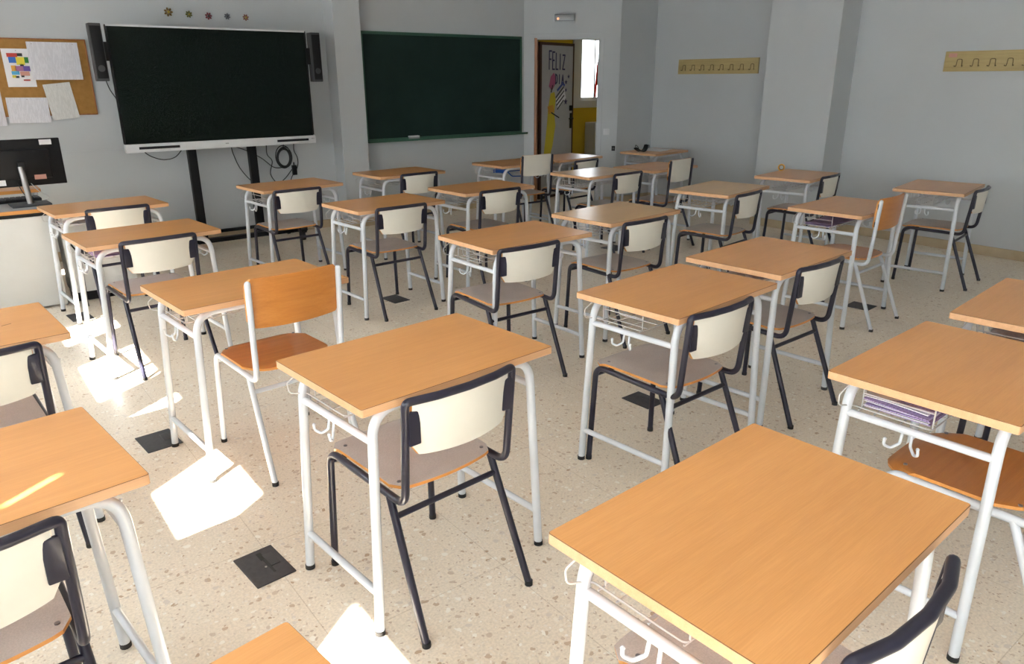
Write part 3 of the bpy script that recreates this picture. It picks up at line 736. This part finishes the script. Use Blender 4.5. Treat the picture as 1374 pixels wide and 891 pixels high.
stnd = empty('screen_stand', (2.215, 7.36, 0), label='black two-post rolling stand carrying the large screen', cat='stand')
for x in (-.295, .265):
    bm = bmesh.new(); box(bm, (x - .038, -.03, .10), (x + .038, .03, 1.75), .004); link('post', bm, M['black_plastic'], stnd)
bm = bmesh.new(); box(bm, (-.66, -.14, .075), (.70, -.07, .115), .004); link('crossbar', bm, M['black_plastic'], stnd)
bm = bmesh.new(); box(bm, (-.36, -.058, 1.30), (.33, -.03, 1.36), .003); box(bm, (-.36, -.058, 1.60), (.33, -.03, 1.66), .003); link('mounting_bar', bm, M['black_plastic'], stnd)
for x in (-.46, .62):
    bm = bmesh.new(); box(bm, (x - .03, -.24, .078), (x + .03, .22, .113), .004); ft = link('base_arm', bm, M['black_plastic'], stnd)
    for y in (-.215, .19):
        bm = bmesh.new(); tube(bm, [(x - .013, y, .035), (x + .013, y, .035)], .035, 16); box(bm, (x - .018, y - .012, .035), (x + .018, y + .02, .08), .003); link('caster', bm, M['black_plastic'], ft)
# posts join crossbar
bm = bmesh.new()
for x in (-.295, .265): box(bm, (x - .038, -.10, .08), (x + .038, .03, .11), .003)
link('post_foot', bm, M['black_plastic'], stnd)

def speaker(x, z, lab, side):
    s = empty('loudspeaker', (x, 7.20, z), label=lab, cat='speaker')
    bm = bmesh.new(); box(bm, (-.047, 0, 0), (.047, .10, .45), .008); link('cabinet', bm, M['speaker'], s)
    bm = bmesh.new(); box(bm, (-.040, -.004, .02), (.040, 0, .43), .002); link('grille', bm, M['black_plastic'], s)
    bm = bmesh.new()
    tube(bm, [(0, -.004, .10), (0, -.010, .10)], .026, 20); link('cone', bm, M['speaker'], s)
    bm = bmesh.new(); box(bm, (min(side * .047, side * .083), .046, .16), (max(side * .047, side * .083), .066, .31), .002); link('bracket', bm, M['black_plastic'], s)
    return s
speaker(1.266, 1.540, 'tall grey loudspeaker on the left side of the large screen', 1)
speaker(3.165, 1.525, 'tall grey loudspeaker on the right side of the large screen', -1)

# cables
def cable(name, pts, lab, r=.0045):
    p = [Vector(q) for q in pts]; out = []
    for i in range(len(p) - 1):
        p0 = p[max(i - 1, 0)]; p1 = p[i]; p2 = p[i + 1]; p3 = p[min(i + 2, len(p) - 1)]
        for k in range(8):
            t = k / 8
            out.append(.5 * ((2 * p1) + (-p0 + p2) * t + (2 * p0 - 5 * p1 + 4 * p2 - p3) * t * t + (-p0 + 3 * p1 - 3 * p2 + p3) * t ** 3))
    out.append(p[-1])
    return tag(tube_obj(name, out, r, M['cord'], None, 8), lab, 'cable')
cable('speaker_cable', [(1.29, 7.24, 1.54), (1.31, 7.25, 1.47), (1.35, 7.28, 1.40), (1.40, 7.32, 1.30)], 'black cable hanging from the left loudspeaker', .004)
cable('power_cable', [(1.50, 7.30, .95), (1.56, 7.31, .90), (1.66, 7.32, .865), (1.76, 7.32, .88), (1.83, 7.30, .95)], 'black cable looping just below the left pen tray of the screen')
cable('power_cable', [(2.28, 7.33, .95), (2.33, 7.45, .86), (2.42, 7.56, .70), (2.55, 7.58, .55), (2.72, 7.60, .50), (2.86, 7.60, .56), (2.95, 7.58, .66)], 'long black cable sagging from the screen behind the right post')
cable('power_cable', [(2.30, 7.33, .95), (2.45, 7.40, .89), (2.62, 7.50, .80), (2.75, 7.55, .70), (2.85, 7.56, .69)], 'black cable running slantwise from the screen to the coil')
cable('power_cable', [(2.62, 7.33, .95), (2.66, 7.45, .84), (2.74, 7.55, .76), (2.73, 7.60, .62), (2.82, 7.60, .48), (2.90, 7.60, .36)], 'black cable dropping between the right post and the coil')
cable('power_cable', [(2.90, 7.33, .95), (2.96, 7.50, .86), (3.03, 7.60, .77), (3.02, 7.60, .68), (2.94, 7.60, .56), (2.92, 7.60, .40)], 'black cable falling right of the coil to the wall')
bm = bmesh.new()
for k in range(9):
    rr = .082 + random.uniform(-.010, .012); cxx, czz = 2.865 + random.uniform(-.008, .008), .795 + random.uniform(-.012, .008); yy = 7.54 + random.uniform(-.012, .012)
    tube(bm, [(cxx + rr * .88 * math.cos(a), yy, czz + rr * 1.18 * math.sin(a)) for a in [2 * math.pi * q / 28 for q in range(28)]], .0048, 6, closed=True)
tube(bm, fillet([(2.865, 7.54, .89), (2.865, 7.52, .93), (2.86, 7.34, .955)], .01), .004, 6)
tag(link('coiled_cable', bm, M['cord']), 'thick coil of black cable hanging below the right pen tray', 'cable')
pa = empty('power_adapter', (2.985, 7.60, .60), label='small black adapter hanging on the wall beside the coiled cable', cat='adapter')
bm = bmesh.new(); box(bm, (-.022, -.02, 0), (.022, .02, .10), .005); link('brick', bm, M['black_plastic'], pa)
bm = bmesh.new(); tube(bm, [(0, 0, .10), (0, 0, .13)], .007, 8); link('strain_relief', bm, M['cord'], pa)
tag(sbox('trim_4', (1.55, 7.618, .088), (2.62, 7.65, .118), M['black_plastic'], .002), kind='structure')
tag(sbox('trim_5', (-1.1, 7.640, .942), (1.46, 7.65, .954), M['wall'], .001), kind='structure')

# five dried flower ornaments
for k, (x, z, c, lab) in enumerate([(1.968, 2.131, 'f_brown', 'brown and largest'), (2.145, 2.120, 'f_olive', 'olive green'), (2.320, 2.112, 'f_red', 'dark red'), (2.493, 2.116, 'f_grey', 'grey'), (2.668, 2.114, 'f_rust', 'rust coloured')]):
    s = (.040, .032, .034, .030, .031)[k]
    fl = empty('flower_ornament', (x, 7.65, z), label='%s flower ornament of the row of five above the large screen' % lab, cat='ornament', group='flower ornaments above the screen')
    bm = bmesh.new()
    for q in range(7):
        a = 2 * math.pi * q / 7 + k * .5; b2 = bmesh.new()
        bmesh.ops.create_icosphere(b2, subdivisions=1, radius=1, matrix=Matrix.Translation((s * .62 * math.cos(a), -.006, s * .62 * math.sin(a))) @ Matrix.Rotation(-a, 4, 'Y') @ Matrix.Diagonal((s * .42, .006, s * .26, 1))); merge(bm, b2)
    link('petals', bm, M[c], fl)
    bm = bmesh.new(); b2 = bmesh.new(); bmesh.ops.create_icosphere(b2, subdivisions=1, radius=s * .3, matrix=Matrix.Translation((0, -.012, 0)) @ Matrix.Diagonal((1, .6, 1, 1))); merge(bm, b2)
    link('flower_centre', bm, M['f_core' if k in (0, 1, 4) else 'c_black'], fl)

# ------------------------------------------------------------------ cork board
ck = empty('cork_board', (.82, 7.6485, 1.57), label='brown cork board covered with papers on the front wall', cat='notice board')
bm = bmesh.new(); box(bm, (-.50, -.012, -.305), (.425, 0, .305), .002); link('cork_surface', bm, M['cork'], ck)
bm = bmesh.new(); box(bm, (-.505, -.015, .300), (.430, 0, .310), .001); box(bm, (.420, -.015, -.308), (.430, 0, .3), .001); box(bm, (-.505, -.015, -.310), (.430, 0, -.300), .001); link('cork_edge', bm, M['brown_wood'], ck)
def paper(name, cx, cz, w, h, rot, lab, mat, y=7.634, fold=False, grp='papers pinned to the cork board'):
    o = empty(name, (cx, y, cz), label=lab, cat='paper', group=grp); o.rotation_euler = (0, R(rot), 0)
    bm = bmesh.new()
    def f(u, v):
        x = -w / 2 + w * u; z = -h / 2 + h * v
        dy = -.004 * math.sin(math.pi * u) * (1 - v) - .003 * (1 - v) - (.010 * abs(math.sin(2 * math.pi * u)) * .5 if fold else 0)
        return (x, dy, z), (0, -1, 0)
    sheet(bm, f, 12, 6, .0006, 0)
    s = link('sheet', bm, mat, o)
    for px in ((-w * .4, w * .4) if fold else (0,)):
        bm = bmesh.new(); tube(bm, [(px, 0, h / 2 - .015), (px, -.008, h / 2 - .015)], .0045, 8); link('pin', bm, M['steel'], o)
    return o, s
sc_, ss = paper('timetable', .725, 1.647, .205, .30, 0, 'white timetable sheet with a grid of coloured blocks on the cork board', M['paper_blank'])
cells = [('c_red', 0, .85, 2, .15), ('c_black', 2, .88, 1, .12), ('c_blue', .2, .62, 1.4, .23), ('c_yellow', 1.6, .55, 1.6, .3), ('c_green', 3.2, .62, .8, .23), ('c_black', 2.2, .50, .7, .08), ('c_orange', .4, .30, .9, .22), ('c_mauve', 1.2, .30, 1.5, .2),
         ('c_violet', 2.7, .30, 1.3, .2), ('c_sky', .3, .16, 1.5, .14), ('c_salmon', 1.9, .12, 1.8, .17), ('c_yellow', .3, .04, .8, .1), ('c_black', .9, .03, .7, .08), ('c_black', 2.0, .06, .6, .07), ('c_red', 2.3, -.08, 1.3, .05)]
for c, gx, gz, gw, gh in cells:
    bm = bmesh.new(); x0 = -.07 + gx * .037; z0 = -.085 + gz * .2
    box(bm, (x0, -.0065, z0), (min(x0 + gw * .037, .085), -.0055, z0 + gh * .2)); link('coloured_block', bm, M[c], sc_, False)
paper('notice_sheet', .995, 1.703, .375, .30, 0, 'unfolded double page of small print at the top of the cork board', M['paper'], 7.626, True)
paper('notice_sheet', .732, 1.310, .30, .205, 1, 'wide white sheet at the lower middle of the cork board, overlapping its bottom edge', M['paper'], 7.634)
paper('notice_sheet', .985, 1.378, .205, .295, -6, 'tilted cream sheet with a heading at the lower right of the cork board', M['paper_cream'], 7.629)
paper('notice_sheet', .455, 1.340, .205, .30, 0, 'white sheet cut by the left picture edge on the cork board', M['paper'], 7.634)

# ------------------------------------------------------------------ computer desk with monitor
td = empty('computer_desk', (-.05, 6.30, 0), label='white fronted computer desk with an orange wood edge at the far left', cat='desk')
bm = bmesh.new(); box(bm, (-.95, -.29, .688), (.64, .32, .71), .002); link('worktop', bm, M['grey_top'], td)
bm = bmesh.new(); box(bm, (-.95, -.300, .685), (.64, -.290, .7098), .002); link('wooden_edge', bm, M['ply_edge'], td)
bm = bmesh.new(); box(bm, (-.94, -.27, .655), (.63, -.25, .688)); link('apron', bm, M['black_plastic'], td, False)
bm = bmesh.new(); box(bm, (-.94, -.285, .02), (.62, -.262, .658), .002); link('front_panel', bm, M['white_panel'], td)
for x in (-.94, .60):
    bm = bmesh.new(); box(bm, (x, -.25, 0), (x + .025, .31, .688), .002); link('side_panel', bm, M['white_panel'], td)
cbn = empty('low_cabinet', (.84, 6.20, 0), label='low white cabinet with a black strip for the shadow gap behind the left front desk', cat='cabinet')
bm = bmesh.new(); box(bm, (-.22, -.13, .07), (.22, .15, .66), .003); link('body', bm, M['white_panel'], cbn)
bm = bmesh.new(); box(bm, (-.21, -.11, 0), (.21, .14, .07)); link('plinth', bm, M['black_plastic'], cbn, False)  # black strip painted in for the shadow gap below the white panel
for k in range(2):
    bm = bmesh.new(); box(bm, (-.215 + k * .217, -.138, .08), (-.002 + k * .217, -.13, .65), .002); link('door', bm, M['white_panel'], cbn)
# low wooden table behind
wt = empty('side_table', (.10, 7.05, 0), label='orange topped table against the front wall, showing below the monitor', cat='table')
bm = bmesh.new(); slab(bm, 1.05, .42, .722, .748, .01); link('tabletop', bm, [M['ply'], M['ply_edge']], wt)
for x in (-.49, .49):
    for y in (-.17, .17): tube_obj('leg', [(x, y, 0), (x, y, .722)], .015, M['white_tube'], wt)
mo = empty('computer_monitor', (.485, 6.28, .7105), R(3), label='black monitor seen from behind on the computer desk', cat='monitor')
bm = bmesh.new(); box(bm, (-.33, -.02, .130), (.262, .015, .450), .005); box(bm, (-.26, -.045, .18), (.18, -.02, .38), .012); link('screen_housing', bm, M['black_plastic'], mo)
bm = bmesh.new(); tube(bm, [(0, -.075, .012), (-.012, -.065, .27)], .019, 14); link('stand_column', bm, M['steel'], mo)
bm = bmesh.new(); box(bm, (-.025, -.075, .25), (.02, -.03, .30), .004); link('stand_joint', bm, M['black_plastic'], mo)
bm = bmesh.new(); box(bm, (-.12, -.15, 0), (.12, .05, .014), .004); link('stand_base', bm, M['speaker'], mo)
for x0, z0, w, h, c in ((.135, .425, .075, .035, 'paper_blank'), (-.205, .165, .09, .038, 'paper_blank'), (.062, .19, .072, .032, 'c_salmon')):
    bm = bmesh.new(); box(bm, (x0, -.0475 if (x0 < .1) else -.022, z0 - h / 2), (x0 + w, -.0205 if x0 > .1 else -.045, z0 + h / 2)); link('sticker', bm, M[c], mo, False)
kb = empty('keyboard', (.33, 6.47, .7105), R(2), label='black keyboard lying behind the monitor on the computer desk', cat='keyboard')
bm = bmesh.new(); box(bm, (-.28, -.06, 0), (.25, .07, .022), .006); link('tray', bm, M['black_plastic'], kb)
bm = bmesh.new()
for i in range(14):
    for j in range(4): box(bm, (-.26 + i * .036, -.05 + j * .028, .022), (-.26 + i * .036 + .030, -.05 + j * .028 + .022, .030))
tag(link('keys', bm, M['speaker'], kb, False))
cable('monitor_cable', [(.44, 6.24, .87), (.46, 6.22, .80), (.50, 6.24, .735), (.56, 6.30, .718)], 'thin black cable curving from the monitor back to the desk', .003)
o = cable('monitor_cable', [(.52, 6.24, .86), (.56, 6.26, .80), (.62, 6.33, .745), (.58, 6.40, .718)], 'thin white cable hanging from the monitor', .0025); o.data.materials[0] = M['white_plastic']
cable('desk_cable', [(.60, 5.985, .62), (.63, 5.975, .50), (.68, 5.97, .40), (.72, 5.965, .30)], 'black cable hanging down the white panel behind the left front desk', .006)

# ------------------------------------------------------------------ coat racks
def rack(y0, y1, xw, lab, first, step, n):
    yc = (y0 + y1) / 2
    rk = empty('coat_rack', (xw, yc, 1.675), label=lab, cat='coat rack')
    bm = bmesh.new(); box(bm, (-.022, y0 - yc, -.085), (0, y1 - yc, .085), .003); link('board', bm, M['rack_wood'], rk)
    for k in range(n):
        bm = bmesh.new(); y = first - yc - k * step; w = .022
        tube(bm, fillet([(-.040, y - w * 1.5, -.040), (-.030, y - w * 1.1, -.045), (-.026, y - w, -.02), (-.026, y - w * .9, .018), (-.026, y + w * .9, .018), (-.026, y + w, -.02), (-.030, y + w * 1.1, -.045), (-.040, y + w * 1.5, -.040)], .012, 4), .0032, 6)
        for s in (-1, 1):
            b2 = bmesh.new(); bmesh.ops.create_icosphere(b2, subdivisions=1, radius=.006, matrix=Matrix.Translation((-.041, y + s * w * 1.5, -.039))); merge(bm, b2)
        link('hook', bm, M['hook'], rk)
    return rk
rack(5.255, 6.405, 7.58, 'yellow wooden coat rack on the far wall section, whole in view', 6.31, .14, 8)
r2 = rack(1.70, 3.21, 7.445, 'wooden coat rack cut off by the right picture edge', 3.08, .135, 10)
bm = bmesh.new(); box(bm, (-.0235, .655, .035), (-.0222, .725, .068)); link('sticker', bm, M['c_salmon'], r2, False)

# ------------------------------------------------------------------ floor boxes
def floor_box(cx, cy, rz, lab, w=.135, d=.195, broken=False):
    o = empty('floor_socket_box', (cx, cy, 0), R(rz), label=lab, cat='floor socket', group='dark floor socket lids')
    bm = bmesh.new(); slab(bm, w, d, 0.0, .004, .003, 2, .001, 0); link('lid', bm, M['plate'], o)
    bm = bmesh.new(); box(bm, (w * .12, -.02, .004), (w * .36, .055, .0065), .001); fl = link('cable_flap', bm, M['plate'] if not broken else M['speaker'], o)
    if broken:
        bm = bmesh.new(); box(bm, (w * .02, .03, .004), (w * .14, .075, .0055)); box(bm, (w * .06, -.055, .004), (w * .12, .05, .0052)); link('flap_opening', bm, M['c_black'], o, False)
        bm = bmesh.new(); tube(bm, [(w * .0, -.012, .004), (w * 0, -.012, .0055)], .004, 8); link('screw', bm, M['steel'], o)
floor_box(.607, 2.155, 4.7, 'dark floor socket lid with a broken flap in the sunny aisle, nearest of all lids', broken=True)
floor_box(.555, 3.345, 4.7, 'plain dark floor socket lid behind the big sunlight patch, left of the desk leg', .15, .19)
floor_box(2.605, 2.295, 2, 'dark floor socket lid under the seat of the chair right of centre', .13, .175)
floor_box(2.513, 4.682, 5, 'dark floor socket lid below the chair beneath the pillar')
floor_box(5.03, 2.452, 5, 'dark floor socket lid behind the white-framed chair at the right', .16, .165)
floor_box(5.03, 4.90, 5, 'dark floor socket lid beneath the rear right desks', .2, .19)
floor_box(.59, 5.66, 5, 'dark floor socket lid in the shade by the white desk panel', .13, .2)

# ------------------------------------------------------------------ things on and under the desks
def basket_papers(i, lx, ly, w, d, n, mat, lab, name='worksheet_stack', z=.6310):
    p = at_desk(i, lx, ly, z); o = empty(name, p, R(DESKS[i][2]), label=lab, cat='papers')
    for k in range(n):
        bm = bmesh.new(); jx, jy = random.uniform(-.012, .012), random.uniform(-.01, .01); zz = k * .0042
        def f(u, v): return (jx - w / 2 + w * u, jy - d / 2 + d * v, zz + .002 + .009 * (1 + math.sin(5 * u + 1.3 * k + 2 * v)) * k / n), (0, 0, 1)
        sheet(bm, f, 8, 4, .002, 0); link('sheet', bm, mat if k % 2 == 0 or n < 3 else M['paper_blank'], o)
basket_papers(3, -.10, .07, .34, .18, 7, M['paper_purple'], 'purple printed worksheets in the wire basket of the desk at the right')
basket_papers(4, 0, .07, .44, .17, 2, M['paper'], 'printed papers in the basket of the farther of the two nearly touching desks')
basket_papers(17, -.05, .07, .42, .17, 2, M['paper_purple'], 'crumpled papers in the basket of the desk with the wooden chair at the right')
basket_papers(19, -.05, .07, .42, .17, 2, M['paper'], 'magazine in the basket of the desk cut off at the right edge')
basket_papers(6, -.08, .07, .36, .17, 2, M['paper_purple'], 'mauve papers in the basket of the left desk in the second row')
basket_papers(7, -.10, .07, .34, .17, 2, M['paper'], 'papers in the basket of the left desk in the front row')
fo = empty('folder', at_desk(25, .02, .06, .6310), R(3), label='shiny blue folder bag in the basket under the chalkboard end', cat='folder')
bm = bmesh.new()
def ff(u, v): return (-.17 + .34 * u, -.085 + .17 * v, .022 + .018 * math.sin(math.pi * u) + .004 * math.sin(9 * u + 5 * v)), (0, 0, 1)
sheet(bm, ff, 14, 6, .03, 0); link('cover', bm, M['blue_bag'], fo)
bm = bmesh.new(); tube(bm, fillet([(-.14, -.10, .03), (-.10, -.13, -.02), (.06, -.13, -.03), (.12, -.10, .03)], .04), .006, 6); link('strap', bm, M['blue_bag'], fo)
# black mask and papers on the corner desk
p = at_desk(14, -.22, .02, .742)
mk = empty('face_mask', p, R(9), label='black folded cloth mask lying on the desk in the far corner', cat='mask')
bm = bmesh.new()
def fm(u, v):
    x = -.11 + .22 * u; t = (u - .45) * 2
    return (x, -.03 + .06 * v + .02 * t * t, .008 + .048 * abs(t) ** 2.2 + .006 * math.sin(math.pi * v)), (-.3 * t, 0, 1)
sheet(bm, fm, 14, 4, .010, 0); link('cloth', bm, M['black_plastic'], mk)
bm = bmesh.new(); tube(bm, fillet([(-.11, -.02, .05), (-.125, -.01, .075), (-.118, .02, .085), (-.105, .03, .06)], .01), .003, 6); tube(bm, fillet([(.10, -.02, .045), (.12, -.01, .07), (.12, .02, .07), (.10, .03, .05)], .01), .003, 6); link('ear_loop', bm, M['cord'], mk)
p = at_desk(14, .08, .03, .742)
ps = empty('paper_sheet', p, R(14), label='loose white sheets lying on the desk in the far corner', cat='papers')
for k, (dx, dy) in enumerate(((-.06, 0), (.09, .02))):
    bm = bmesh.new(); sheet(bm, lambda u, v: ((dx - .105 + .21 * u, dy - .14 + .28 * v, .002 + k * .0015), (0, 0, 1)), 4, 4, .001, 0); link('sheet', bm, M['paper_blank'], ps)
# ring on the desk by the pillar
p = at_desk(16, .14, .215, .741)
rg = empty('tape_ring', p, R(-55), label='small brown tape ring standing on the back edge of the desk by the wall pillar', cat='tape')
bm = bmesh.new(); tube(bm, [(.026 * math.cos(a), 0, .032 + .026 * math.sin(a)) for a in [2 * math.pi * q / 24 for q in range(24)]], .0055, 8, closed=True); link('tape_band', bm, M['c_orange'], rg)
bm = bmesh.new(); tube(bm, [(.020 * math.cos(a), 0, .032 + .020 * math.sin(a)) for a in [2 * math.pi * q / 24 for q in range(24)]], .0035, 8, closed=True); link('cardboard_core', bm, M['f_brown'], rg)
# scratch on the desk at left (wear mark with its own shape)
bm = bmesh.new(); pp = at_desk(21, .205, .0, .7412)
box(bm, (-.016, -.0015, 0), (.016, .0015, .0003), mat=Matrix.Rotation(R(20), 4, 'Z'))
sc = link('scratch_mark', bm, M['c_black'], DOBJ[21], False); sc.location = (.205, .0, .7411)

# ------------------------------------------------------------------ lights
w = bpy.data.worlds.new('sky'); scn.world = w; w.use_nodes = True
bg = w.node_tree.nodes['Background']; bg.inputs['Color'].default_value = (.86, .93, 1, 1); bg.inputs['Strength'].default_value = 1.0
WORLD = 1.0
sun = bpy.data.lights.new('sun', 'SUN'); sun.energy = 13; sun.angle = R(.6); sun.color = (1, .95, .86)
so = bpy.data.objects.new('sun', sun); COL.objects.link(so)
az, el = R(35), R(42)
d = Vector((math.cos(az) * math.cos(el), math.sin(az) * math.cos(el), -math.sin(el)))
so.rotation_euler = d.to_track_quat('-Z', 'Y').to_euler(); so.location = (-6, -4, 6)
def portal(cx, cy, cz, sx, sz, normal):
    l = bpy.data.lights.new('window_portal', 'AREA'); l.shape = 'RECTANGLE'; l.size = sx; l.size_y = sz; l.cycles.is_portal = True
    o = bpy.data.objects.new('window_portal', l); COL.objects.link(o); o.location = (cx, cy, cz)
    o.rotation_euler = Vector(normal).to_track_quat('-Z', 'Z').to_euler()
for a, b in OPEN: portal(-1.36, (a + b) / 2, (ZM + ZH) / 2, b - a, ZH - ZM, (1, 0, 0))
portal((cx0 + cx1) / 2, 9.47, (cz0 + cz1) / 2, cx1 - cx0, cz1 - cz0, (0, -1, 0))

# ------------------------------------------------------------------ camera
cam = bpy.data.cameras.new('camera'); co = bpy.data.objects.new('camera', cam); COL.objects.link(co)
cam.sensor_width = 36; cam.lens = 985.878 * 36 / 1374; cam.clip_start = .02
co.matrix_world = Matrix.Translation((0, 0, 1.5441)) @ Matrix.Rotation(R(-37.6134), 4, 'Z') @ Matrix.Rotation(R(90 - 19.0102), 4, 'X') @ Matrix.Rotation(R(-.2527), 4, 'Z')
scn.camera = co
vs = scn.view_settings; vs.view_transform = 'Standard'; vs.look = 'None'; vs.exposure = 3.1; vs.gamma = 1; vs.use_curve_mapping = False
scn.cycles.use_denoising = True
scn.cycles.max_bounces = 10; scn.cycles.diffuse_bounces = 6; scn.cycles.sample_clamp_indirect = 8
